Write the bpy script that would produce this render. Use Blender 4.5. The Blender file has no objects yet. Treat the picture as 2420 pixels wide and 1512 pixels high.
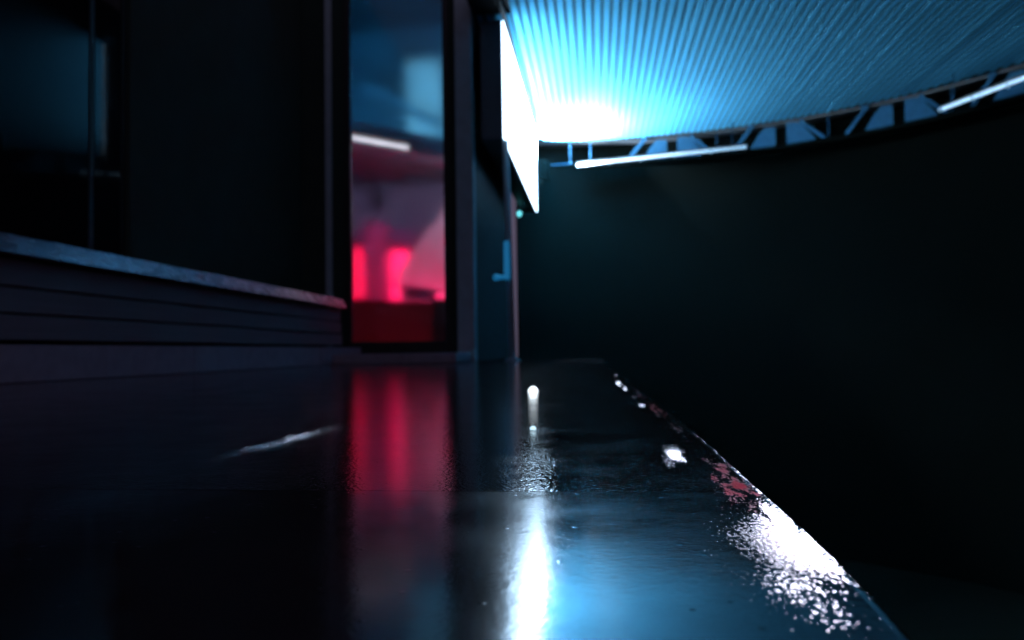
import bpy, bmesh, math, random
from mathutils import Vector, Matrix, Euler, noise
random.seed(7)
R = math.radians
scene = bpy.context.scene
COL = scene.collection

# ------------------------------------------------------------------ camera
cam_d = bpy.data.cameras.new('camera')
cam = bpy.data.objects.new('camera', cam_d)
COL.objects.link(cam)
cam_d.sensor_width = 36.0
cam_d.lens = 36.0 * 1900.0 / 2419.0
cam_d.clip_start = 0.01
cam_d.clip_end = 2000.0
YAW, PITCH, ROLL = math.atan(200.5 / 1900), math.atan(72 / 1900), R(-0.8)
cam.matrix_world = (Matrix.Translation((0, 0, 0.103)) @ Matrix.Rotation(YAW, 4, 'Z')
                    @ Matrix.Rotation(math.pi / 2 + PITCH, 4, 'X') @ Matrix.Rotation(ROLL, 4, 'Z'))
cam_d.dof.use_dof = True
cam_d.dof.focus_distance = 0.56
cam_d.dof.aperture_fstop = 8.0
scene.camera = cam

# ------------------------------------------------------------------ night sky
world = bpy.data.worlds.new('World')
scene.world = world
world.use_nodes = True
wn = world.node_tree
sky = wn.nodes.new('ShaderNodeTexSky')
sky.sky_type = 'NISHITA'
sky.sun_disc = False
sky.sun_elevation = R(-12.0)
sky.sun_rotation = R(150)
glow = wn.nodes.new('ShaderNodeMix')          # night sky plus an even mauve city glow
glow.data_type = 'RGBA'
glow.blend_type = 'ADD'
glow.inputs[0].default_value = 1.0
glow.inputs[7].default_value = (1.8, 1.5, 2.4, 1)
wn.links.new(sky.outputs['Color'], glow.inputs[6])
wn.links.new(glow.outputs[2], wn.nodes['Background'].inputs['Color'])
wn.nodes['Background'].inputs['Strength'].default_value = 0.05

# ------------------------------------------------------------------ picture settings
scene.view_settings.view_transform = 'Standard'
scene.view_settings.look = 'None'
scene.view_settings.exposure = 0.0
scene.view_settings.gamma = 1.0
scene.view_settings.use_curve_mapping = False
scene.cycles.use_denoising = True
scene.cycles.max_bounces = 10
scene.cycles.glossy_bounces = 6
scene.cycles.transparent_max_bounces = 12
scene.cycles.sample_clamp_indirect = 4.0
scene.cycles.use_light_tree = True


# ------------------------------------------------------------------ materials
def mat(name, col, rough=0.5, metal=0.0, var=0.25, scale=6.0, bump=0.0, bscale=60.0, bdist=0.002,
        rvar=0.1, stretch=(1, 1, 1), spec=0.5):
    m = bpy.data.materials.new(name)
    m.use_nodes = True
    nt = m.node_tree
    b = nt.nodes['Principled BSDF']
    b.inputs['Metallic'].default_value = metal
    b.inputs['Specular IOR Level'].default_value = spec
    tc = nt.nodes.new('ShaderNodeTexCoord')
    mp = nt.nodes.new('ShaderNodeMapping')
    mp.inputs['Scale'].default_value = stretch
    nt.links.new(tc.outputs['Object'], mp.inputs['Vector'])
    n = nt.nodes.new('ShaderNodeTexNoise')
    n.inputs['Scale'].default_value = scale
    n.inputs['Detail'].default_value = 6
    nt.links.new(mp.outputs[0], n.inputs['Vector'])
    mx = nt.nodes.new('ShaderNodeMix')
    mx.data_type = 'RGBA'
    mx.inputs[6].default_value = (*[c * (1 - var) for c in col], 1)
    mx.inputs[7].default_value = (*[min(1, c * (1 + var)) for c in col], 1)
    nt.links.new(n.outputs['Fac'], mx.inputs[0])
    nt.links.new(mx.outputs[2], b.inputs['Base Color'])
    mr = nt.nodes.new('ShaderNodeMapRange')
    mr.inputs[3].default_value = max(0.0, rough - rvar)
    mr.inputs[4].default_value = min(1.0, rough + rvar)
    nt.links.new(n.outputs['Fac'], mr.inputs[0])
    nt.links.new(mr.outputs[0], b.inputs['Roughness'])
    if bump:
        n2 = nt.nodes.new('ShaderNodeTexNoise')
        n2.inputs['Scale'].default_value = bscale
        n2.inputs['Detail'].default_value = 3
        nt.links.new(mp.outputs[0], n2.inputs['Vector'])
        bp = nt.nodes.new('ShaderNodeBump')
        bp.inputs['Strength'].default_value = bump
        bp.inputs['Distance'].default_value = bdist
        nt.links.new(n2.outputs['Fac'], bp.inputs['Height'])
        nt.links.new(bp.outputs[0], b.inputs['Normal'])
    return m


def lamp_mat(name, col, strength, var=0.06, scale=3.0):
    m = bpy.data.materials.new(name)
    m.use_nodes = True
    nt = m.node_tree
    b = nt.nodes['Principled BSDF']
    b.inputs['Base Color'].default_value = (0.6, 0.6, 0.6, 1)
    b.inputs['Roughness'].default_value = 0.4
    b.inputs['Emission Color'].default_value = (*col, 1)
    tc = nt.nodes.new('ShaderNodeTexCoord')
    n = nt.nodes.new('ShaderNodeTexNoise')
    n.inputs['Scale'].default_value = scale
    nt.links.new(tc.outputs['Object'], n.inputs['Vector'])
    mr = nt.nodes.new('ShaderNodeMapRange')
    mr.inputs[3].default_value = strength * (1 - var)
    mr.inputs[4].default_value = strength * (1 + var)
    nt.links.new(n.outputs['Fac'], mr.inputs[0])
    nt.links.new(mr.outputs[0], b.inputs['Emission Strength'])
    return m


def box_lit_mat():
    """light box face: glow raised towards its far upper end to brighten the ceiling"""
    m = bpy.data.materials.new('light_box_face')
    m.use_nodes = True
    nt = m.node_tree
    b = nt.nodes['Principled BSDF']
    b.inputs['Base Color'].default_value = (0.6, 0.6, 0.6, 1)
    tc = nt.nodes.new('ShaderNodeTexCoord')
    sx = nt.nodes.new('ShaderNodeSeparateXYZ')
    nt.links.new(tc.outputs['Object'], sx.inputs[0])
    mr = nt.nodes.new('ShaderNodeMapRange')
    mr.interpolation_type = 'SMOOTHSTEP'
    mr.inputs[1].default_value = 7.6
    mr.inputs[2].default_value = 11.2
    nt.links.new(sx.outputs['Y'], mr.inputs[0])
    mz = nt.nodes.new('ShaderNodeMapRange')
    mz.interpolation_type = 'SMOOTHSTEP'
    mz.inputs[1].default_value = 2.85
    mz.inputs[2].default_value = 3.28
    nt.links.new(sx.outputs['Z'], mz.inputs[0])
    mu = nt.nodes.new('ShaderNodeMath')
    mu.operation = 'MULTIPLY'
    nt.links.new(mr.outputs[0], mu.inputs[0])
    nt.links.new(mz.outputs[0], mu.inputs[1])
    ma = nt.nodes.new('ShaderNodeMath')
    ma.operation = 'MULTIPLY_ADD'
    ma.inputs[1].default_value = 150.0
    ma.inputs[2].default_value = 7.5
    nt.links.new(mu.outputs[0], ma.inputs[0])
    nt.links.new(ma.outputs[0], b.inputs['Emission Strength'])
    b.inputs['Emission Color'].default_value = (0.52, 0.75, 1.0, 1)
    return m


def glass_mat(name):
    """old hazy pane: weakly refracting rough sheet with a clear mirror coat"""
    m = bpy.data.materials.new(name)
    m.use_nodes = True
    nt = m.node_tree
    nt.nodes.remove(nt.nodes['Principled BSDF'])
    out = nt.nodes['Material Output']
    fr = nt.nodes.new('ShaderNodeFresnel')
    fr.inputs['IOR'].default_value = 1.4
    tr = nt.nodes.new('ShaderNodeBsdfRefraction')
    tr.inputs['Color'].default_value = (0.96, 0.97, 0.98, 1)
    tr.inputs['IOR'].default_value = 1.15
    tc = nt.nodes.new('ShaderNodeTexCoord')
    n = nt.nodes.new('ShaderNodeTexNoise')
    n.inputs['Scale'].default_value = 3.0
    n.inputs['Detail'].default_value = 5
    nt.links.new(tc.outputs['Object'], n.inputs['Vector'])
    mr = nt.nodes.new('ShaderNodeMapRange')
    mr.inputs[3].default_value = 0.22
    mr.inputs[4].default_value = 0.48
    nt.links.new(n.outputs['Fac'], mr.inputs[0])
    nt.links.new(mr.outputs[0], tr.inputs['Roughness'])
    gl = nt.nodes.new('ShaderNodeBsdfGlossy')
    gl.inputs['Roughness'].default_value = 0.04
    ms = nt.nodes.new('ShaderNodeMixShader')
    nt.links.new(fr.outputs[0], ms.inputs[0])
    nt.links.new(tr.outputs[0], ms.inputs[1])
    nt.links.new(gl.outputs[0], ms.inputs[2])
    nt.links.new(ms.outputs[0], out.inputs['Surface'])
    return m


def floor_mat(name='wet_stone', peel_d=0.00026, und_d=0.0003, r0=0.04, r1=0.14):
    """polished dark stone with a thin wet film: fine orange-peel relief"""
    m = bpy.data.materials.new(name)
    m.use_nodes = True
    nt = m.node_tree
    L = nt.links.new
    b = nt.nodes['Principled BSDF']
    b.inputs['IOR'].default_value = 1.5
    tc = nt.nodes.new('ShaderNodeTexCoord')
    big = nt.nodes.new('ShaderNodeTexNoise')
    big.inputs['Scale'].default_value = 9.0
    big.inputs['Detail'].default_value = 8
    big.inputs['Roughness'].default_value = 0.65
    L(tc.outputs['Object'], big.inputs['Vector'])
    cr = nt.nodes.new('ShaderNodeMix')
    cr.data_type = 'RGBA'
    cr.inputs[6].default_value = (0.008, 0.007, 0.010, 1)
    cr.inputs[7].default_value = (0.020, 0.016, 0.022, 1)
    L(big.outputs['Fac'], cr.inputs[0])
    at = nt.nodes.new('ShaderNodeAttribute')
    at.attribute_name = 'glare'
    am = nt.nodes.new('ShaderNodeAttribute')
    am.attribute_name = 'gloss'
    gm = nt.nodes.new('ShaderNodeMapping')
    gm.inputs['Scale'].default_value = (1.0, 0.4, 1.0)
    L(tc.outputs['Object'], gm.inputs['Vector'])
    gn = nt.nodes.new('ShaderNodeTexNoise')
    gn.inputs['Scale'].default_value = 520.0
    gn.inputs['Detail'].default_value = 4
    gn.inputs['Roughness'].default_value = 0.6
    L(gm.outputs[0], gn.inputs['Vector'])
    g0 = nt.nodes.new('ShaderNodeMapRange')
    g0.inputs[1].default_value = 0.28
    g0.inputs[2].default_value = 0.70
    g0.inputs[3].default_value = 0.03
    g0.inputs[4].default_value = 0.97
    L(gn.outputs['Fac'], g0.inputs[0])
    g1 = nt.nodes.new('ShaderNodeMath')
    g1.operation = 'SUBTRACT'
    L(at.outputs['Fac'], g1.inputs[0])
    L(g0.outputs[0], g1.inputs[1])
    sel = nt.nodes.new('ShaderNodeMapRange')
    sel.inputs[1].default_value = -0.02
    sel.inputs[2].default_value = 0.03
    L(g1.outputs[0], sel.inputs[0])
    cw = nt.nodes.new('ShaderNodeMix')
    cw.data_type = 'RGBA'
    cw.inputs[7].default_value = (0.95, 0.60, 0.56, 1)
    L(sel.outputs[0], cw.inputs[0])
    L(cr.outputs[2], cw.inputs[6])
    L(cw.outputs[2], b.inputs['Base Color'])
    mt = nt.nodes.new('ShaderNodeMath')
    mt.operation = 'MULTIPLY'
    mt.use_clamp = True
    L(sel.outputs[0], mt.inputs[0])
    L(am.outputs['Fac'], mt.inputs[1])
    L(mt.outputs[0], b.inputs['Metallic'])
    mr = nt.nodes.new('ShaderNodeMapRange')
    mr.inputs[1].default_value = 0.3
    mr.inputs[2].default_value = 0.75
    mr.inputs[3].default_value = r0
    mr.inputs[4].default_value = r1
    L(big.outputs['Fac'], mr.inputs[0])
    L(mr.outputs[0], b.inputs['Roughness'])
    # orange peel
    peel = nt.nodes.new('ShaderNodeTexNoise')
    peel.inputs['Scale'].default_value = 260.0
    peel.inputs['Detail'].default_value = 2
    L(tc.outputs['Object'], peel.inputs['Vector'])
    b1 = nt.nodes.new('ShaderNodeBump')
    b1.inputs['Strength'].default_value = 1.0
    b1.inputs['Distance'].default_value = peel_d
    L(peel.outputs['Fac'], b1.inputs['Height'])
    # slow undulation of the film
    und = nt.nodes.new('ShaderNodeTexNoise')
    und.inputs['Scale'].default_value = 22.0
    und.inputs['Detail'].default_value = 3
    L(tc.outputs['Object'], und.inputs['Vector'])
    b2 = nt.nodes.new('ShaderNodeBump')
    b2.inputs['Strength'].default_value = 1.0
    b2.inputs['Distance'].default_value = und_d
    L(und.outputs['Fac'], b2.inputs['Height'])
    L(b1.outputs[0], b2.inputs['Normal'])
    # dust specks
    vor = nt.nodes.new('ShaderNodeTexVoronoi')
    vor.inputs['Scale'].default_value = 60.0
    L(tc.outputs['Object'], vor.inputs['Vector'])
    sp = nt.nodes.new('ShaderNodeMapRange')
    sp.inputs[1].default_value = 0.0
    sp.inputs[2].default_value = 0.12
    sp.inputs[3].default_value = 1.0
    sp.inputs[4].default_value = 0.0
    L(vor.outputs['Distance'], sp.inputs[0])
    b3 = nt.nodes.new('ShaderNodeBump')
    b3.inputs['Strength'].default_value = 0.18
    b3.inputs['Distance'].default_value = 0.0008
    L(sp.outputs[0], b3.inputs['Height'])
    L(b2.outputs[0], b3.inputs['Normal'])
    L(b3.outputs[0], b.inputs['Normal'])
    # glare put into the floor: normals lean by the slopes stored on the mesh, unevenly
    def attr(nm):
        q = nt.nodes.new('ShaderNodeAttribute')
        q.attribute_name = nm
        return q.outputs['Fac']

    def math_(op, a_, b_):
        q = nt.nodes.new('ShaderNodeMath')
        q.operation = op
        for k_, v_ in ((0, a_), (1, b_)):
            if isinstance(v_, (int, float)):
                q.inputs[k_].default_value = v_
            else:
                L(v_, q.inputs[k_])
        return q.outputs[0]

    def nz(scale):
        q = nt.nodes.new('ShaderNodeTexNoise')
        q.inputs['Scale'].default_value = scale
        q.inputs['Detail'].default_value = 3
        mp_ = nt.nodes.new('ShaderNodeMapping')
        mp_.inputs['Scale'].default_value = (1.0, 0.45, 1.0)
        L(tc.outputs['Object'], mp_.inputs['Vector'])
        L(mp_.outputs[0], q.inputs['Vector'])
        return math_('SUBTRACT', q.outputs['Fac'], 0.5)

    wob = math_('ADD', math_('MULTIPLY', nz(640.0), math_('MULTIPLY', attr('wobble'), 1.6)), 1.0)
    sx_ = math_('MULTIPLY', attr('slope_x'), wob)
    sy_ = math_('ADD', attr('slope_y'), math_('MULTIPLY', nz(440.0), math_('MULTIPLY', attr('wobble'), 0.45)))
    rw = nt.nodes.new('ShaderNodeMix')
    rw.inputs[3].default_value = 0.20
    L(sel.outputs[0], rw.inputs[0])
    L(mr.outputs[0], rw.inputs[2])
    L(rw.outputs[0], b.inputs['Roughness'])
    cv = nt.nodes.new('ShaderNodeCombineXYZ')
    L(math_('MULTIPLY', sx_, -1.0), cv.inputs[0])
    L(math_('MULTIPLY', sy_, -1.0), cv.inputs[1])
    cv.inputs[2].default_value = 1.0
    nv = nt.nodes.new('ShaderNodeVectorMath')
    nv.operation = 'NORMALIZE'
    L(cv.outputs[0], nv.inputs[0])
    # only where glare is put in; elsewhere the mesh's own normal
    ge = nt.nodes.new('ShaderNodeNewGeometry')
    mxn = nt.nodes.new('ShaderNodeMix')
    mxn.data_type = 'VECTOR'
    L(sel.outputs[0], mxn.inputs[0])
    L(ge.outputs['Normal'], mxn.inputs[4])
    L(nv.outputs[0], mxn.inputs[5])
    L(mxn.outputs[1], b1.inputs['Normal'])
    return m


M = {
    'floor': floor_mat(),
    'floor_near': floor_mat('wet_stone_smooth', 0.00005, 0.00014, 0.09, 0.20),
    'asphalt': mat('asphalt', (0.002, 0.003, 0.0025), 0.95, spec=0.0, var=0.4, scale=40, bump=0.6, bscale=200),
    'slat': mat('blue_white_slat_paint', (0.11, 0.51, 0.78), 0.95, spec=0.05, rvar=0.05, var=0.12, scale=4, stretch=(8, 0.6, 1)),
    'truss': mat('dull_truss_paint', (0.012, 0.055, 0.10), 0.9, scale=14, spec=0.1),
    'deck': mat('dark_deck', (0.04, 0.045, 0.05), 0.8),
    'steel': mat('galvanised_steel', (0.45, 0.5, 0.55), 0.45, metal=0.4, scale=20),
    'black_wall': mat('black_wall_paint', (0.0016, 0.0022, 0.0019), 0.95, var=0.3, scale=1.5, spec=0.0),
    'black_frame': mat('black_frame_paint', (0.016, 0.018, 0.019), 0.5, scale=12),
    'black_matt': mat('black_matt_board', (0.040, 0.065, 0.055), 0.9, spec=0.15),
    'grey_post': mat('grey_post_paint', (0.42, 0.54, 0.60), 0.5, scale=8, bump=0.1),
    'box_metal': mat('light_box_casing', (0.12, 0.15, 0.17), 0.5, scale=10),
    'nosing': mat('worn_metal_nosing', (0.26, 0.22, 0.27), 0.27, metal=0.85, var=0.4, scale=25, rvar=0.12,
                  bump=0.4, bscale=70, bdist=0.002, stretch=(1, 0.35, 1)),
    'board': mat('dark_stained_board', (0.22, 0.17, 0.21), 0.6, scale=14, stretch=(1, 0.1, 4), bump=0.2),
    'kerb': mat('mauve_grey_concrete', (0.42, 0.33, 0.42), 0.7, scale=18, bump=0.3, bscale=90),
    'step': mat('mauve_grey_step_stone', (0.36, 0.31, 0.38), 0.55, scale=14, bump=0.2, bscale=70),
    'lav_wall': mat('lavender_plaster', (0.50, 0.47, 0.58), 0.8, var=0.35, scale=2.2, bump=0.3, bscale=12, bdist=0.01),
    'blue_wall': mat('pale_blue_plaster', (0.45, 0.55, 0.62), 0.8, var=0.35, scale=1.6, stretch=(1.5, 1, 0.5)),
    'pale': mat('pale_panel_paint', (0.75, 0.78, 0.82), 0.6, var=0.12, scale=5, stretch=(5, 1, 0.5)),
    'grey_soffit': mat('grey_soffit_paint', (0.10, 0.12, 0.14), 0.8, var=0.4, scale=3),
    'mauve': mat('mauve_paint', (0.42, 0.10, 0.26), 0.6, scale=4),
    'white_panel': mat('white_panel_paint', (0.80, 0.78, 0.80), 0.5, var=0.06),
    'red_paint': mat('red_counter_paint', (0.42, 0.015, 0.03), 0.45, var=0.3, scale=4, stretch=(4, 1, 1)),
    'dark_room': mat('dark_room_paint', (0.03, 0.025, 0.03), 0.8),
    'knob_glow': lamp_mat('blue_handle_glow', (0.0, 0.10, 0.24), 1.0, 0.25, 20.0),  # glow put into the handle's own material; it is no lamp
    'box_lit': box_lit_mat(),
    'tube': lamp_mat('rim_tube_light', (0.36, 0.66, 0.95), 1.0, 0.3, 6.0),
    'tube_white': lamp_mat('kiosk_tube_light', (0.88, 0.88, 1.0), 1.0, 0.35, 9.0),
    'fill_blue': lamp_mat('added_blue_neon_tube', (0.03, 0.36, 0.80), 1300.0, 0.1, 3.0),
    'red_neon': lamp_mat('red_light_panel', (1.0, 0.0, 0.06), 1.6, 0.25, 4.0),
    'red_hot': lamp_mat('hot_red_light_panel', (1.0, 0.002, 0.09), 2.4, 0.25, 4.0),
    'fill_red': lamp_mat('added_red_neon_tube', (1.0, 0.01, 0.09), 3.0, 0.2, 5.0),
    'fill_red_hot': lamp_mat('added_red_hot_neon_tube', (1.0, 0.006, 0.12), 420.0, 0.2, 5.0),
    'added_flood_lens': lamp_mat('added_flood_lens_glow', (0.42, 0.72, 1.0), 2.0, 0.1, 10.0),
    'fill_lav': lamp_mat('added_lavender_neon_tube', (0.56, 0.54, 0.95), 42.0, 0.1, 5.0),
    'upper_panel': lamp_mat('blue_panel_glow', (0.10, 0.36, 0.56), 0.7, 0.5, 3.5),
    'bulb': lamp_mat('added_bulb_glow', (0.85, 0.78, 1.0), 36.0, 0.1, 10.0),
    'led': lamp_mat('cyan_indicator', (0.15, 0.75, 0.85), 1.6, 0.4, 60.0),
    'glow_dome': lamp_mat('floor_dome_glow', (0.82, 0.92, 1.0), 3.0, 0.05, 30.0),
    'glow_dome_dim': lamp_mat('small_dome_glow', (0.55, 0.8, 0.95), 1.6, 0.4, 200.0),
    'glass': glass_mat('hazy_window_glass'),
    'dark_glass': mat('dark_tinted_glass', (0.008, 0.009, 0.010), 0.05, rvar=0.02, var=0.1, bump=0.05, bscale=3, bdist=0.01, spec=0.05),
}


# ------------------------------------------------------------------ mesh helpers
def link(name, verts, faces, m, parent=None, smooth=False):
    me = bpy.data.meshes.new(name)
    me.from_pydata([tuple(v) for v in verts], [], faces)
    me.validate()
    bm = bmesh.new()
    bm.from_mesh(me)
    bmesh.ops.recalc_face_normals(bm, faces=bm.faces)
    bm.to_mesh(me)
    bm.free()
    if smooth:
        for p in me.polygons:
            p.use_smooth = True
    me.materials.append(M[m])
    o = bpy.data.objects.new(name, me)
    COL.objects.link(o)
    if parent:
        o.parent = parent
        o.matrix_parent_inverse = parent.matrix_world.inverted()
    return o


def from_bm(name, bm, m, parent=None, smooth=False):
    bmesh.ops.recalc_face_normals(bm, faces=bm.faces)
    me = bpy.data.meshes.new(name)
    bm.to_mesh(me)
    bm.free()
    if smooth:
        for p in me.polygons:
            p.use_smooth = True
    me.materials.append(M[m])
    o = bpy.data.objects.new(name, me)
    COL.objects.link(o)
    if parent:
        o.parent = parent
        o.matrix_parent_inverse = parent.matrix_world.inverted()
    return o


def add_box(bm, x0, x1, y0, y1, z0, z1, bevel=0.0, mtx=None):
    r = bmesh.ops.create_cube(bm, size=1.0)
    vs = r['verts']
    for v in vs:
        v.co = Vector(((x0 + x1) / 2 + v.co.x * (x1 - x0), (y0 + y1) / 2 + v.co.y * (y1 - y0),
                       (z0 + z1) / 2 + v.co.z * (z1 - z0)))
    if bevel:
        es = list({e for v in vs for e in v.link_edges})
        rr = bmesh.ops.bevel(bm, geom=es, offset=bevel, segments=2, affect='EDGES', profile=0.6)
        vs = list({v for f in rr['faces'] for v in f.verts} | {v for v in vs if v.is_valid})
    if mtx is not None:
        for v in vs:
            v.co = mtx @ v.co
    return vs


def box(name, x0, x1, y0, y1, z0, z1, m, parent=None, bevel=0.004):
    bm = bmesh.new()
    add_box(bm, x0, x1, y0, y1, z0, z1, bevel)
    return from_bm(name, bm, m, parent)


def add_bar(bm, a, b, w, t, up=(0, 0, 1)):
    a, b = Vector(a), Vector(b)
    d = (b - a)
    L = d.length
    d.normalize()
    s = d.cross(Vector(up))
    if s.length < 1e-5:
        s = Vector((1, 0, 0))
    s.normalize()
    u = s.cross(d)
    r = bmesh.ops.create_cube(bm, size=1.0)
    for v in r['verts']:
        c = v.co.copy()
        v.co = (a + b) / 2 + d * (c.x * L) + s * (c.y * t) + u * (c.z * w)


def bar(name, a, b, w, t, m, parent=None, up=(0, 0, 1)):
    bm = bmesh.new()
    add_bar(bm, a, b, w, t, up)
    return from_bm(name, bm, m, parent)


def add_cyl(bm, a, b, r0, r1=None, seg=16):
    a, b = Vector(a), Vector(b)
    r1 = r0 if r1 is None else r1
    d = b - a
    q = d.to_track_quat('Z', 'Y').to_matrix().to_4x4()
    bmesh.ops.create_cone(bm, cap_ends=True, segments=seg, radius1=r0, radius2=r1, depth=d.length,
                          matrix=Matrix.Translation((a + b) / 2) @ q)


def cyl(name, a, b, r0, m, parent=None, r1=None, seg=16, smooth=True):
    bm = bmesh.new()
    add_cyl(bm, a, b, r0, r1, seg)
    o = from_bm(name, bm, m, parent, smooth)
    if smooth:
        for p in o.data.polygons:
            p.use_smooth = len(p.vertices) == 4
    return o


def prism(name, pts, y0, y1, m, parent=None):
    """polygon in the x-z plane pushed from y0 to y1"""
    n = len(pts)
    v = [(x, y0, z) for x, z in pts] + [(x, y1, z) for x, z in pts]
    f = [tuple(range(n)), tuple(range(2 * n - 1, n - 1, -1))]
    f += [(i, (i + 1) % n, (i + 1) % n + n, i + n) for i in range(n)]
    return link(name, v, f, m, parent)


def extrude_y(name, prof, y0, y1, m, parent=None, smooth=False):
    """x-z profile run along y"""
    return prism(name, prof, y0, y1, m, parent)


def empty(name, loc, label, cat=None, group=None, kind=None):
    o = bpy.data.objects.new(name, None)
    o.location = loc
    COL.objects.link(o)
    bpy.context.view_layer.update()
    tag(o, label, cat, group, kind)
    return o


def tag(o, label=None, cat=None, group=None, kind=None):
    if label:
        o['label'] = label
    if cat:
        o['category'] = cat
    if group:
        o['group'] = group
    if kind:
        o['kind'] = kind
    return o


# ------------------------------------------------------------------ ground
bm = bmesh.new()
bmesh.ops.create_grid(bm, x_segments=24, y_segments=24, size=400)
for v in bm.verts:
    v.co.z = -3.0
g = from_bm('ground', bm, 'asphalt')
tag(g, 'dark asphalt ground far below the raised terrace', kind='structure')

# ------------------------------------------------------------------ terrace of polished dark slabs
terrace = empty('terrace_floor', (0, 0, -3.0), 'wet polished dark stone terrace reflecting the lights', kind='structure')
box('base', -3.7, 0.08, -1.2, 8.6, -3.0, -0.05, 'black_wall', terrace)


def lerp_tab(t, tab):
    if t <= tab[0][0]:
        return tab[0][1]
    for (a, va), (b, vb) in zip(tab, tab[1:]):
        if t <= b:
            k = (t - a) / (b - a)
            k = k * k * (3 - 2 * k)
            return va + (vb - va) * k
    return tab[-1][1]


EDGE = [(-1.2, .104), (0.28, .105), (0.35, .1085), (0.42, .111), (0.5, .1125), (0.56, .1125), (0.7, .113), (0.85, .115), (1.0, .114),
        (1.5, .108), (2.0, .103), (2.5, .098), (3.0, .093), (3.5, .088), (5.5, .02), (7.4, -.12), (8.2, -.45), (8.6, -.9)]
# glare and glints put in as tilted metal patches on rim and floor: centre x, y, radius x, y, sideways slope and forward slope of the normal, strength
GLARE_PATCHES = [
    (0.0960, 0.435, 0.0220, 0.064, 0.655, 0.00, 1.00), (0.1070, 0.500, 0.0060, 0.055, 0.640, 0.03, 0.95),
    (0.0830, 0.365, 0.0200, 0.038, 0.600, -0.03, 0.50), (0.0870, 0.330, 0.0180, 0.034, 0.580, -0.05, 0.36),
    (0.0720, 0.795, 0.0070, 0.040, 0.470, 0.09, 0.95), (0.0790, 0.830, 0.0090, 0.055, 0.440, 0.09, 0.30),
    (0.0630, 0.750, 0.0060, 0.050, 0.440, 0.09, 0.35),
    (0.1010, 0.615, 0.0125, 0.062, 1.480, 0.06, 1.25), (0.1040, 0.700, 0.0090, 0.075, 1.460, 0.10, 0.95),
    (0.0920, 0.545, 0.0140, 0.040, 1.460, 0.03, 0.60),
    (0.1000, 1.050, 0.0080, 0.140, 1.500, 0.19, 0.45), (0.0960, 1.400, 0.0100, 0.200, 1.600, 0.24, 0.70),
    (0.0930, 1.900, 0.0090, 0.300, 1.680, 0.30, 0.55),
    (0.0780, 1.480, 0.0060, 0.040, 0.420, 0.13, 0.55), (0.0760, 1.720, 0.0045, 0.050, 0.400, 0.15, 0.35),
    (0.0700, 2.120, 0.0060, 0.130, 0.400, 0.17, 0.50), (0.0620, 2.450, 0.0060, 0.180, 0.390, 0.18, 0.60),
    (0.0640, 3.100, 0.0050, 0.140, 0.380, 0.20, 0.40),
    (-0.372, 0.800, 0.0200, 0.060, -1.080, -0.14, 0.26), (-0.370, 0.880, 0.0240, 0.070, -0.930, -0.10, 0.40),
    (-0.368, 0.960, 0.0230, 0.070, -0.800, -0.07, 0.42), (-0.365, 1.050, 0.0190, 0.080, -0.650, -0.01, 0.30)]


def edge_x(y):
    return lerp_tab(y, EDGE)


def sstep(a, b, t):
    k = max(0.0, min(1.0, (t - a) / (b - a)))
    return k * k * (3 - 2 * k)


def floor_z(x, y):
    e = edge_x(y)
    z = 0.00010 * noise.noise(Vector((x * 30, y * 12, 3.1)))
    d = e - x
    if d < 0.0025:                                   # slightly raised, nicked arris
        z += 0.0007 * sstep(0.0025, 0.0, d) * (0.6 + 0.6 * noise.noise(Vector((0, y * 90, 1.0))))
    return z


def glare(x, y):
    """slopes, cover, metal share and unevenness of the put-in glare at a point of the floor"""
    best, sx_, sy_, gl, wb = 0.0, 0.0, 0.0, 1.0, 0.0
    for bx, by, rx, ry, tx, ty, k in GLARE_PATCHES:
        q = ((x - bx) / rx) ** 2 + ((y - by) / ry) ** 2
        if q > 9:
            continue
        q = max(0.0, q * (1 + 0.5 * noise.noise(Vector((x * 140 + bx, y * 30, by)))))
        steep = tx > 1.2
        m = k * math.exp(-q * 0.8)
        if steep:                                    # patchy
            m *= max(0.0, min(1.0, 0.55 + 0.9 * noise.noise(Vector((x * 150, y * 38, 4.0)))))
        if m > best:
            best, sx_, sy_ = m, tx, ty
            gl = 0.85 if steep else 0.85 if tx < 0 or 0.3 < by < 0.4 else 1.0
            wb = 0.8 if steep else (0.7 if tx < 0 else 0.30 if by < 0.6 else 0.5)
    if 0.50 < y < 1.05:                              # white edge glint put into the slopes
        m = sstep(0.0022, 0.0006, edge_x(y) - x) * (0.75 if y < 0.72 else 0.45) * (0.6 + 0.6 * noise.noise(Vector((y * 120, 0, 0))))
        if m > best:
            best, sx_, sy_, gl, wb = m, 0.60, 0.05, 1.0, 0.6
    return sx_, sy_, best, gl, wb


def frange(a, b, n):
    return [a + (b - a) * i / n for i in range(n + 1)]


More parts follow.
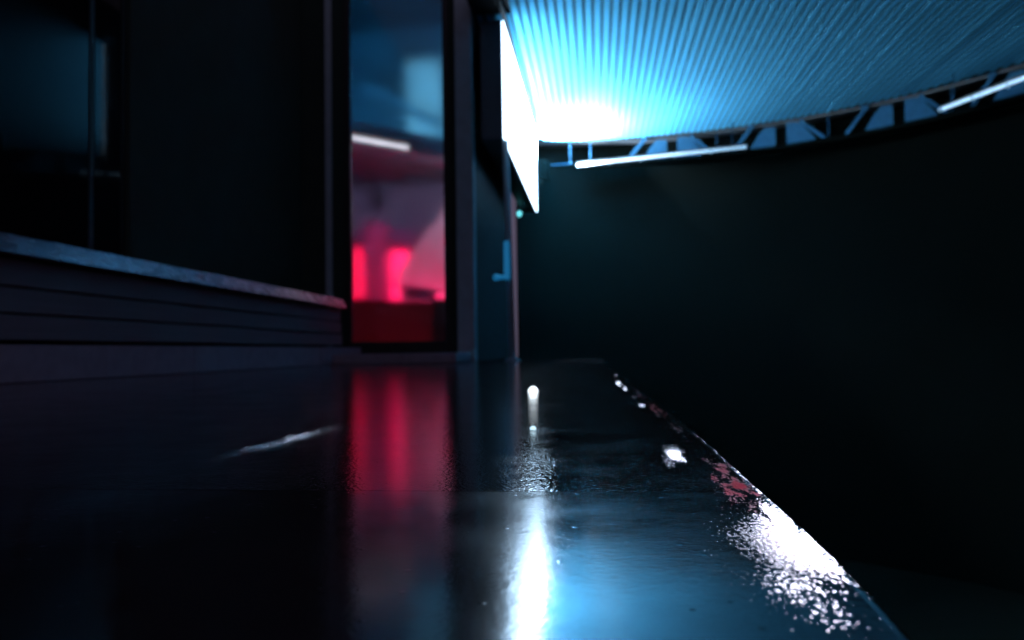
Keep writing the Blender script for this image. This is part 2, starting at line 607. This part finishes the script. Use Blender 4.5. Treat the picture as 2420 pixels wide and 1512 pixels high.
def slab(y0, y1, ys, lx, fine=True, m='floor'):
    """one slab from x = lx to the rounded right edge, top surface plus a bullnose and a front joint face"""
    verts, faces = [], []
    rows = []
    for y in ys:
        e = edge_x(y)
        xs = frange(lx, -0.5, 10)[:-1] + frange(-0.5, -0.25, 64)[:-1] + frange(-0.25, -0.02, 4)
        if fine:
            xs = xs[:-1] + frange(-0.02, 0.055, 16)[:-1] + frange(0.055, e - 0.003, 44)[:-1] + frange(e - 0.003, e, 7)
        else:
            xs = [lx + (e - lx) * k for k in ([i / 14 * 0.9 for i in range(14)] + [0.9 + 0.1 * i / 12 for i in range(13)])]
        zs = [floor_z(x, y) for x in xs]
        zt = zs[-1]
        # bullnose down the outside
        for k in range(1, 7):
            an = k / 6 * math.pi / 2
            xs.append(e + 0.002 * math.sin(an))
            zs.append(zt - 0.002 * (1 - math.cos(an)))
        xs.append(e + 0.002)
        zs.append(-0.045)
        rows.append([(x, y, z) for x, z in zip(xs, zs)])
    n = len(rows[0])
    for r_ in rows:
        verts += r_
    for j in range(len(rows) - 1):
        for i in range(n - 1):
            a = j * n + i
            faces.append((a, a + 1, a + n + 1, a + n))
    # joint faces at the two ends
    for j in (0, len(rows) - 1):
        base = len(verts)
        verts += [(x, y, -0.045) for x, y, z in rows[j]] + [(x, y, z - 0.0002) for x, y, z in rows[j]]
        for i in range(n - 1):
            faces.append((base + n + i, base + i, base + i + 1, base + n + i + 1))
    me = bpy.data.meshes.new('paving_slab')
    me.from_pydata(verts, [], faces)
    bm = bmesh.new()
    bm.from_mesh(me)
    bmesh.ops.recalc_face_normals(bm, faces=bm.faces)
    bm.to_mesh(me)
    bm.free()
    for k, p in enumerate(me.polygons):
        p.use_smooth = k < (len(rows) - 1) * (n - 1)
    vals = [glare(v.co.x, v.co.y) if (v.co.x > 0.03 and v.co.y < 3.4) or (-0.5 < v.co.x < -0.25 and 0.6 < v.co.y < 1.3) else (0.0, 0.0, 0.0, 1.0, 0.0) for v in me.vertices]
    for nm, ix in (('slope_x', 0), ('slope_y', 1), ('glare', 2), ('gloss', 3), ('wobble', 4)):
        at = me.attributes.new(nm, 'FLOAT', 'POINT')
        at.data.foreach_set('value', [q[ix] for q in vals])
    me.materials.append(M[m])
    o = bpy.data.objects.new('paving_slab', me)
    COL.objects.link(o)
    o.parent = terrace
    o.matrix_parent_inverse = terrace.matrix_world.inverted()
    return o


slab(-1.2, 0.589, frange(-1.2, 0.2, 8)[:-1] + frange(0.2, 0.589, 170), -3.6, True, 'floor_near')
slab(0.5898, 8.6, frange(0.5898, 1.0, 150)[:-1] + frange(1.0, 2.35, 90)[:-1] + frange(2.35, 8.6, 130), -3.6)

# ------------------------------------------------------------------ curved black wall under the canopy
CX, CY, CR = -0.011, 6.588, 6.014


def arc(th, r, z):
    return Vector((CX + r * math.sin(th), CY + r * math.cos(th), z))


def ring_piece(name, r0, r1, z0, z1, th0, th1, n, m, parent=None, smooth=False):
    v, f = [], []
    for i in range(n + 1):
        t = th0 + (th1 - th0) * i / n
        v += [arc(t, r0, z0), arc(t, r1, z0), arc(t, r1, z1), arc(t, r0, z1)]
    for i in range(n):
        a = i * 4
        for k in range(4):
            f.append((a + k, a + (k + 1) % 4, a + 4 + (k + 1) % 4, a + 4 + k))
    f.append((0, 1, 2, 3))
    f.append((n * 4, n * 4 + 1, n * 4 + 2, n * 4 + 3))
    return link(name, v, f, m, parent, smooth)


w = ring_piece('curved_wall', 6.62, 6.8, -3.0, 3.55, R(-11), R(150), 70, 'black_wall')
tag(w, 'unlit black curved wall below the truss and the tube lights', 'wall')

# ------------------------------------------------------------------ canopy
canopy = empty('canopy', (2.0, 8.0, 3.4), 'blue-lit round canopy with narrow ceiling slats and a truss rim', 'canopy')
PITCH_S = 0.0893
SW = 0.064
i = 0
x = -1.13
prof = []
while x < 5.85:
    dx = x + SW / 2 - CX
    yf = CY + math.sqrt(max(0.0, CR ** 2 - dx ** 2))
    yn = max(1.6, CY - math.sqrt(max(0.0, CR ** 2 - dx ** 2)))
    if x < -0.86:
        yn, yf = 7.72, 12.4
    elif x < -0.82:
        x += PITCH_S
        continue
    yf += random.uniform(-0.02, 0.02)
    dz = random.uniform(-0.0015, 0.0015)
    zb = 3.400 + dz
    pr = [(x + 0.001, zb + 0.006), (x, zb + 0.004), (x + 0.002, zb + 0.0008), (x + 0.005, zb),
          (x + SW - 0.005, zb), (x + SW - 0.002, zb + 0.0008), (x + SW, zb + 0.004), (x + SW - 0.001, zb + 0.006)]
    n = len(pr)
    v = [(px, yn, pz) for px, pz in pr] + [(px, yf, pz) for px, pz in pr]
    f = [(k, k + 1, k + 1 + n, k + n) for k in range(n - 1)] + [(n - 1, 0, n, 2 * n - 1)]
    f += [tuple(range(n - 1, -1, -1)), tuple(range(n, 2 * n))]
    o = link('ceiling_slat', v, f, 'slat', canopy)
    x += PITCH_S
box('edge_fascia', -0.848, -0.836, 7.3, 11.98, 3.343, 3.43, 'black_frame', canopy, 0.002)
# deck over the slats
dv = [arc(R(t), 6.6, 0) for t in range(-10, 126, 4)]
dv = [(p.x, p.y) for p in dv] + [(4.0, 1.5), (-1.2, 1.5)]
nd = len(dv)
v = [(a, b, 3.445) for a, b in dv] + [(a, b, 3.55) for a, b in dv]
f = [tuple(range(nd)), tuple(range(2 * nd - 1, nd - 1, -1))] + [(k, (k + 1) % nd, (k + 1) % nd + nd, k + nd) for k in range(nd)]
link('roof_deck', v, f, 'deck', canopy)
# truss along the rim
TZ0, TZ1, TR = 3.06, 3.41, 6.13
ring_piece('bottom_chord', TR - 0.03, TR + 0.12, TZ0 - 0.07, TZ0, R(-2), R(115), 60, 'black_wall', canopy)
ring_piece('top_chord', TR + 0.0, TR + 0.06, TZ1 - 0.03, TZ1, R(-9), R(115), 60, 'black_frame', canopy)


def ang(s):
    return s / TR


def web_plate(s_pts, r):
    """polygon given in (arc length, height) turned into a thin curved plate"""
    n = len(s_pts)
    v = [arc(ang(s), r, z) for s, z in s_pts] + [arc(ang(s), r + 0.02, z) for s, z in s_pts]
    f = [tuple(range(n)), tuple(range(2 * n - 1, n - 1, -1))] + [(k, (k + 1) % n, (k + 1) % n + n, k + n) for k in range(n)]
    return link('web_plate', v, f, 'truss', canopy)


BAY = 1.62
for bi in range(0, 7):
    s0 = 0.55 + bi * BAY
    z0, z1 = TZ0 + 0.002, TZ1 - 0.032
    hgt = z1 - z0
    rj = random.uniform(-0.004, 0.004)
    web_plate([(s0 + 0.22, z0), (s0 + 0.60, z0), (s0 + 0.60, z1 - 0.03), (s0 + 0.44, z1 - 0.02), (s0 + 0.34, z0 + 0.18)], TR + rj)
    web_plate([(s0 + 0.76, z0), (s0 + 1.18, z0), (s0 + 0.98, z1 - 0.05), (s0 + 0.9, z1 - 0.005), (s0 + 0.76, z1 - 0.005)], TR - rj)
    for a, b, ww in [((s0 - 0.02, z0), (s0 + 0.26, z1), 0.05), ((s0 + 0.96, z1), (s0 + 1.30, z0), 0.05)]:
        o = bar('diagonal_brace', arc(ang(a[0]), TR - 0.01, a[1]), arc(ang(b[0]), TR - 0.01, b[1]), ww, 0.03, 'truss', canopy)
    cyl('hanger_rod', arc(ang(s0 + 1.36), TR - 0.01, z0), arc(ang(s0 + 1.36), TR - 0.01, z1), 0.009, 'truss', canopy, seg=8)
    bar('gusset', arc(ang(s0 + 0.2), TR - 0.035, z1), arc(ang(s0 + 0.3), TR - 0.035, z1), 0.05, 0.012, 'truss', canopy)

# ------------------------------------------------------------------ tube lights along the rim


def tube_light(a, b, label, name='fluorescent_light'):
    a, b = Vector(a), Vector(b)
    root = empty(name, (a + b) / 2, label, 'tube light', 'tube lights along the canopy rim')
    d = (b - a).normalized()
    cyl('tube', a + d * 0.06, b - d * 0.06, 0.019, 'tube', root)
    inn = (Vector((CX, CY, a.z)) - (a + b) / 2).normalized()
    off = Vector((0, 0, 0.034)) - inn * 0.035
    bar('housing', a + off, b + off, 0.03, 0.05, 'black_frame', root)
    for p, q in ((a, a + d * 0.055), (b, b - d * 0.055)):
        cyl('end_cap', p, q, 0.026, 'grey_post', root)
    for k in (0.2, 0.39, 0.59, 0.8):
        p = a + (b - a) * k
        bmx = bmesh.new()
        add_cyl(bmx, p - d * 0.012, p + d * 0.012, 0.023, seg=12)
        add_bar(bmx, p + Vector((0, 0, -0.018)), p + Vector((0, 0, -0.045)), 0.02, 0.02, up=(1, 0, 0))
        from_bm('clip', bmx, 'grey_post', root)
    for k in (0.08, 0.92):
        p = a + (b - a) * k + off
        cyl('hanger', p + Vector((0, 0, 0.015)), (p.x, p.y, 3.44), 0.006, 'truss', root, seg=8)
    return root


tube_light((-0.258, 12.62, 3.008), (2.215, 11.87, 3.008), 'blue-white tube light hanging on the canopy rim nearest the light box')
tube_light((4.30, 10.44, 3.026), (5.22, 8.05, 3.026), 'blue-white tube light at the far right end of the canopy rim')
br = empty('rim_bracket', (-0.4, 12.62, 3.03), 'small metal bracket with rod left of the rim tube light', 'bracket')
bar('arm', (-0.68, 12.66, 3.03), (-0.34, 12.62, 3.04), 0.02, 0.03, 'truss', br)
cyl('rod', (-0.37, 12.625, 3.05), (-0.37, 12.625, 3.44), 0.008, 'truss', br, seg=8)
bm = bmesh.new()
bmesh.ops.create_uvsphere(bm, u_segments=10, v_segments=8, radius=0.02, matrix=Matrix.Translation((-0.37, 12.61, 3.06)))
from_bm('bolt', bm, 'truss', br, True)

# ------------------------------------------------------------------ light box
LB = empty('light_box', (-0.97, 9.8, 2.17), 'long white glowing light box under the canopy ceiling', 'light box')
BX0, BX1, BY0, BY1, BZ0, BZ1 = -1.085, -0.872, 7.70, 11.96, 2.165, 3.335
box('casing', BX0, BX1, BY0, BY1, BZ0, BZ1, 'box_metal', LB, 0.004)
bm = bmesh.new()
add_box(bm, BX1 + 0.0015, BX1 + 0.012, BY0 + 0.008, BY1 - 0.008, BZ0 + 0.008, BZ1 - 0.008, 0.003)
from_bm('lit_face', bm, 'box_lit', LB)
for y in (8.2, 9.8, 11.4):
    box('hanger_strap', -1.0, -0.96, y - 0.02, y + 0.02, BZ1 + 0.001, 3.395, 'steel', LB, 0.002)

# flood lamp added unseen behind the far end of the box to brighten the ceiling
fl = empty('added_flood', (-0.97, 12.28, 2.50), 'added black flood lamp, unseen behind the far end of the light box', 'added_flood')
F0, FT = Vector((-0.97, 12.26, 2.88)), Vector((-0.1, 11.3, 3.4))
FD = (FT - F0).normalized()
bm = bmesh.new()
add_cyl(bm, F0 - FD * 0.16, F0 - FD * 0.012, 0.07, 0.115, 20)
from_bm('housing', bm, 'black_frame', fl)
cyl('lens', F0 - FD * 0.011, F0 - FD * 0.004, 0.105, 'added_flood_lens', fl, seg=24)
bar('yoke', (-1.03, 12.28, 2.78), (-1.0, 11.962, 2.78), 0.03, 0.03, 'steel', fl)
FH = Vector((FD.x, FD.y, 0)).normalized()
for kk, (ang_, hh) in enumerate(((0, 2.995), (-42, 3.0), (42, 2.995), (125, 3.05), (-125, 3.05), (180, 3.05))):
    fd = Matrix.Rotation(R(ang_), 3, 'Z') @ FH
    c0 = Vector((F0.x, F0.y, 0)) + fd * 0.27
    bar('barn_door', (c0.x, c0.y, 2.70), (c0.x, c0.y, hh), 0.23, 0.006, 'black_wall', fl, up=fd.cross(Vector((0, 0, 1))))  # flaps added to cut the added lamp's low spill
ld = bpy.data.lights.new('added_flood_lamp', 'AREA')
ld.shape = 'DISK'
ld.size = 0.20
ld.energy = 4200.0
ld.color = (0.55, 0.76, 1.0)
ld.spread = R(150)
lo = bpy.data.objects.new('added_flood_lamp', ld)
COL.objects.link(lo)
lo.matrix_world = Matrix.Translation(F0) @ FD.to_track_quat('-Z', 'Y').to_matrix().to_4x4()
lo.parent = fl
lo.matrix_parent_inverse = fl.matrix_world.inverted()

ind = empty('indicator_lamp', (-1.087, 11.4, 2.06), 'tiny cyan indicator lamp below the far corner of the light box', 'lamp')
bm = bmesh.new()
bmesh.ops.create_uvsphere(bm, u_segments=16, v_segments=12, radius=0.034, matrix=Matrix.Translation((-1.075, 11.4, 2.058)) @ Matrix.Diagonal((1, 1, 1.2, 1)))
from_bm('bulb', bm, 'led', ind, True)
cyl('stem', (-1.075, 11.4, 2.095), (-1.075, 11.4, 2.166), 0.012, 'black_frame', ind, seg=10)

# ------------------------------------------------------------------ kiosk with the tall window
K = empty('kiosk', (-2.2, 9.4, 0), 'dark kiosk with a tall window glowing blue above and red below', 'kiosk')
# front wall at y = 7.7 .. 7.8
box('front_panel', -2.9, -2.465, 7.70, 7.80, 0.0, 4.7, 'black_matt', K)
box('edge_trim', -2.652, -2.588, 7.675, 7.699, 0.17, 4.7, 'grey_post', K, 0.003)
box('corner_post', -1.335, -1.168, 7.64, 7.82, 0.0, 4.7, 'grey_post', K, 0.008)
box('front_panel', -1.405, -1.337, 7.70, 7.80, 0.0, 4.7, 'black_matt', K)
W = box('window', -2.463, -2.405, 7.69, 7.79, 0.002, 4.6, 'black_frame', K)       # left stile carries the rest
box('frame', -1.465, -1.407, 7.69, 7.79, 0.002, 4.6, 'black_frame', W)
box('frame', -2.403, -1.467, 7.69, 7.79, 0.002, 0.205, 'black_frame', W, 0)
box('frame', -2.403, -1.467, 7.69, 7.79, 4.5, 4.6, 'black_frame', W)
box('glass', -2.402, -1.468, 7.735, 7.743, 0.207, 4.498, 'glass', W, 0)
box('front_panel', -2.463, -1.407, 7.70, 7.80, 4.602, 4.7, 'black_matt', K)
box('side_wall', -1.30, -1.172, 7.825, 11.2, 0.0, 4.7, 'black_frame', K)
box('side_wall', -3.80, -3.66, 7.70, 11.2, 0.0, 4.7, 'lav_wall', K)
box('front_panel', -3.80, -2.902, 7.70, 7.80, 0.0, 4.7, 'black_matt', K)
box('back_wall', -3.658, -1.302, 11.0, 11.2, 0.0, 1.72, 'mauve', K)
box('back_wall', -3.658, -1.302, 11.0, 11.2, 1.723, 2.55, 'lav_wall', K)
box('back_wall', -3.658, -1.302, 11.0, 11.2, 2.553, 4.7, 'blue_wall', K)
box('roof', -3.85, -1.12, 7.60, 11.3, 4.702, 4.85, 'deck', K)
box('room_floor', -3.658, -1.302, 7.802, 10.998, 0.0, 0.05, 'dark_room', K)
# bulkhead beam carrying the tube
bar('bulkhead', (-2.95, 7.98, 2.47), (-1.31, 9.66, 2.47), 0.22, 0.12, 'blue_wall', K)
prism_floor = [(-3.655, 8.02), (-2.85, 8.20), (-1.40, 9.72), (-1.305, 10.99), (-3.655, 10.99)]
link('mezzanine', [(a, b, 2.445) for a, b in prism_floor] + [(a, b, 2.515) for a, b in prism_floor],
     [(0, 1, 2, 3, 4), (9, 8, 7, 6, 5)] + [(k, (k + 1) % 5, (k + 1) % 5 + 5, k + 5) for k in range(5)], 'grey_soffit', K)
box('glowing_upper_panel', -2.51, -2.04, 10.60, 10.66, 2.90, 4.05, 'upper_panel', K)  # pale panel given its own glow to look brighter
bar('sloping_rail', (-2.95, 10.2, 3.575), (-2.0, 10.2, 3.06), 0.09, 0.06, 'pale', K)
box('pillar', -2.99, -2.68, 10.12, 10.30, 0.051, 1.78, 'mauve', K)
box('lintel', -3.65, -2.35, 10.36, 10.56, 1.53, 1.72, 'mauve', K)

lamp = empty('fluorescent_lamp', (-2.33, 8.5, 2.39), 'bright white tube light inside the kiosk window', 'tube light')
cyl('tube', (-2.66, 8.135, 2.392), (-2.075, 8.775, 2.392), 0.023, 'tube_white', lamp)
bar('tube_shade', (-2.72, 8.12, 2.43), (-2.03, 8.875, 2.43), 0.012, 0.26, 'black_frame', lamp)  # black shade added to cut the tube's upward light
cyl('end_cap', (-2.075, 8.775, 2.392), (-2.05, 8.80, 2.392), 0.027, 'grey_post', lamp)
cyl('end_cap', (-2.66, 8.135, 2.392), (-2.685, 8.108, 2.392), 0.027, 'grey_post', lamp)

nb = empty('added_blue_neon', (-2.2, 9.6, 2.6), 'unseen blue neon lamp added to wash the upper kiosk wall', 'neon lamp')
cyl('tube', (-2.96, 8.20, 2.590), (-1.42, 9.78, 2.590), 0.014, 'fill_blue', nb)  # added tube, out of sight, turns the upper wall blue
bar('tray', (-2.99, 8.17, 2.545), (-1.40, 9.80, 2.545), 0.02, 0.07, 'black_frame', nb)
for kk in (0.05, 0.5, 0.95):
    px, py = -2.96 + 1.54 * kk, 8.20 + 1.58 * kk
    box('bracket', px - 0.012, px + 0.012, py - 0.012, py + 0.012, 2.5555, 2.578, 'black_frame', nb, 0.002)

ln = empty('added_lavender_neon', (-2.2, 9.0, 2.42), 'lavender strip lamp added out of sight behind the kiosk bulkhead beam', 'neon lamp')
cyl('tube', (-2.98, 8.19, 2.425), (-1.42, 9.79, 2.425), 0.012, 'fill_lav', ln)  # hidden tube added to light the lavender wall
rn = empty('added_red_neon', (-2.1, 8.6, 0.05), 'unseen red neon lamp added on the kiosk floor behind the window sill', 'neon lamp')
cyl('tube', (-2.75, 8.55, 0.12), (-1.75, 8.55, 0.12), 0.016, 'fill_red', rn)  # added tube, hidden by the sill, reddens the counter
box('tray', -2.8, -1.7, 8.50, 8.60, 0.0505, 0.09, 'black_frame', rn)

rp = empty('added_red_neon', (-2.1, 9.68, 0.7), 'unseen red neon lamp added at the foot of the sloping white panel', 'neon lamp')
cyl('tube', (-2.33, 9.80, 0.79), (-1.9, 9.80, 0.74), 0.016, 'fill_red_hot', rp)  # unseen tube added to turn the panel pink from below
bar('tray', (-2.35, 9.80, 0.765), (-1.88, 9.80, 0.715), 0.016, 0.05, 'black_frame', rp)

bu = empty('added_bulb', (-1.6, 9.75, 1.9), 'added pale bulb, unseen behind the right jamb of the kiosk window', 'bulb')
bm = bmesh.new()
bmesh.ops.create_uvsphere(bm, u_segments=16, v_segments=12, radius=0.05, matrix=Matrix.Translation((-1.62, 9.75, 1.92)))
from_bm('globe', bm, 'bulb', bu, True)  # added globe that whitens the top of the sloping panel
cyl('holder', (-1.57, 9.75, 1.92), (-1.303, 9.75, 1.92), 0.015, 'black_frame', bu, seg=10)

rl = empty('red_light_panel', (-3.17, 10.5, 0.8), 'dim red light column at the left edge of the kiosk window', 'light panel', 'red light columns in the kiosk')
box('lit_face', -3.25, -3.085, 10.47, 10.49, 0.80, 1.50, 'red_neon', rl)
box('case', -3.27, -3.07, 10.492, 10.56, 0.0505, 1.525, 'black_frame', rl)
rr = empty('red_light_panel', (-2.65, 10.5, 0.75), 'brightest red light column in the middle of the kiosk window', 'light panel', 'red light columns in the kiosk')
box('lit_face', -2.745, -2.48, 10.47, 10.49, 0.74, 1.46, 'red_hot', rr)
box('case', -2.77, -2.48, 10.492, 10.56, 0.0505, 1.51, 'black_frame', rr)

rk = empty('sloping_panel', (-2.1, 10.1, 0.0), 'white sloping panel turning pink and red low in the kiosk window', 'panel')
prism('board', [(-1.82, 2.00), (-1.82, 0.70), (-2.48, 0.70), (-2.54, 1.06), (-2.25, 1.50)], 10.05, 10.11, 'white_panel', rk)
box('foot', -2.43, -1.86, 10.05, 10.13, 0.0505, 0.698, 'dark_room', rk)

bl = empty('mauve_crate', (-2.1, 9.5, 0.68), 'mauve box lying on the red counter behind the window', 'box')
prism('body', [(-2.305, 0.885), (-1.92, 0.825), (-1.92, 0.690), (-2.30, 0.735)], 9.36, 9.56, 'mauve', bl)
prism('lid_lip', [(-2.31, 0.905), (-1.915, 0.845), (-1.915, 0.828), (-2.31, 0.888)], 9.35, 9.57, 'mauve', bl)

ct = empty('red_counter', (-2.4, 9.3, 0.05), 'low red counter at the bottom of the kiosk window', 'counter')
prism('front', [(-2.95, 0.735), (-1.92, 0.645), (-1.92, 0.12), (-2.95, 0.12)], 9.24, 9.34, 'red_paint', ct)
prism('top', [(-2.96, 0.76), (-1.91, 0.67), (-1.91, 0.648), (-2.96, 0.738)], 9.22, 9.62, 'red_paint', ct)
box('plinth', -2.93, -1.94, 9.27, 9.5, 0.0505, 0.118, 'dark_room', ct)
dk = empty('dark_cabinet', (-1.7, 9.0, 0.05), 'small black cabinet right of the red counter', 'cabinet')
box('body', -1.86, -1.52, 8.98, 9.20, 0.0505, 0.70, 'black_matt', dk)
box('door', -1.85, -1.53, 8.965, 8.979, 0.09, 0.68, 'black_frame', dk)
sp = empty('wall_lamp', (-3.03, 10.95, 2.24), 'dark round unlit fixture on the mauve kiosk wall', 'fixture')
cyl('disc', (-3.03, 10.90, 2.24), (-3.03, 10.998, 2.24), 0.10, 'dark_room', sp, r1=0.12, seg=24)
cyl('boss', (-3.03, 10.86, 2.24), (-3.03, 10.899, 2.24), 0.04, 'black_frame', sp, seg=16)

# doorstep
st = empty('doorstep', (-1.75, 7.2, 0.0), 'low mauve stone step below the kiosk window', 'step')
box('tread', -2.298, -1.64, 6.80, 7.636, 0.003, 0.088, 'step', st, 0.008)
box('tread', -1.637, -1.205, 6.80, 7.636, 0.003, 0.090, 'step', st, 0.008)

# ------------------------------------------------------------------ post with handle under the light box
po = empty('metal_post', (-0.81, 7.7, 0), 'slim grey metal post below the light box with a blue handle', 'post')
cyl('shaft', (-0.815, 7.72, 0.012), (-0.86, 7.76, 2.16), 0.036, 'grey_post', po, r1=0.03, seg=20)
cyl('base_flange', (-0.815, 7.72, 0.001), (-0.815, 7.72, 0.03), 0.085, 'grey_post', po, r1=0.05, seg=24)
hd = box('handle', -0.874, -0.822, 7.60, 7.655, 0.785, 1.15, 'knob_glow', po, 0.006)
cyl('knob_stem', (-0.868, 7.628, 0.806), (-0.935, 7.628, 0.806), 0.02, 'knob_glow', hd, seg=12)
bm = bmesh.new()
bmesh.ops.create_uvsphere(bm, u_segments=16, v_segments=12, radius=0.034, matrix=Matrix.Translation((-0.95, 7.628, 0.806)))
from_bm('knob', bm, 'knob_glow', hd, True)

# ------------------------------------------------------------------ left side: kerb, bench, dark glazing
kb = empty('kerb', (-2.4, 4, 0), 'mauve-grey concrete kerb running below the bench to the kiosk', 'kerb')
for y0, y1 in ((0.3, 2.2), (2.206, 4.4), (4.406, 6.52), (6.545, 7.69)):
    box('kerb_stone', -2.62, -2.302, y0, y1, 0.002, 0.153, 'kerb', kb, 0.003)
bn = empty('bench', (-2.6, 4, 0.17), 'long low bench with a shiny scuffed nosing along the dark facade', 'bench')
for k, (z0, z1) in enumerate(((0.175, 0.275), (0.285, 0.385), (0.395, 0.505))):
    box('board', -2.372 - 0.006 * k, -2.345 - 0.006 * k, 0.4, 7.24, z0, z1, 'board', bn, 0.004)
box('carcass', -2.88, -2.40, 0.4, 7.24, 0.172, 0.518, 'black_matt', bn)
box('seat_top', -2.88, -2.37, 0.4, 7.24, 0.545, 0.592, 'board', bn)
nose_pts = [(-2.365, 0.599), (-2.341, 0.599), (-2.302, 0.520), (-2.309, 0.515), (-2.365, 0.515)]
prism('nosing', nose_pts, 0.4, 4.30, 'nosing', bn)
prism('nosing', nose_pts, 4.306, 7.24, 'nosing', bn)

fa = empty('glazed_facade', (-2.95, 4, 0.6), 'dark glazed facade above the bench with faint blue reflections', 'facade')
box('panel', -3.0, -2.9, 4.735, 7.695, 0.6, 4.7, 'black_matt', fa)
ys = [0.3, 1.9, 3.25, 4.40, 4.72]
for a, b in zip(ys, ys[1:]):
    box('pane', -2.965, -2.935, a + 0.028, b - 0.028, 0.66, 4.64, 'dark_glass', fa, 0)
    box('mullion', -3.0, -2.928, b - 0.025, b + 0.012, 0.6, 4.7, 'black_frame', fa)
box('base_wall', -3.05, -2.905, 0.2, 7.69, -0.04, 0.597, 'black_matt', fa)
box('bottom_rail', -3.0, -2.93, 0.3, 4.69, 0.6, 0.655, 'black_frame', fa)
box('top_rail', -3.0, -2.93, 0.3, 4.69, 4.645, 4.7, 'black_frame', fa)

# ------------------------------------------------------------------ glowing domes put in for bright spots on the terrace floor


def glow_dome(x, y, r, m, label):
    root = empty('glow_spot', (x, y, 0), label, 'floor light', 'small glowing domes on the terrace floor')
    cyl('bezel', (x, y, 0.0002), (x, y, 0.0012), r * 1.15, 'black_frame', root, r1=r * 1.02, seg=24)
    bm = bmesh.new()
    bmesh.ops.create_uvsphere(bm, u_segments=20, v_segments=14, radius=r, matrix=Matrix.Translation((x, y, 0.0005)) @ Matrix.Diagonal((1, 1, 1.3, 1)))
    from_bm('dome', bm, m, root, True)


glow_dome(-0.156, 1.94, 0.0115, 'glow_dome', 'white glowing dome put in for the brightest round spot on the wet terrace floor')
glow_dome(-0.084, 1.035, 0.0040, 'glow_dome_dim', 'tiny pale blue glowing bead put in for a spot before the bright dome')
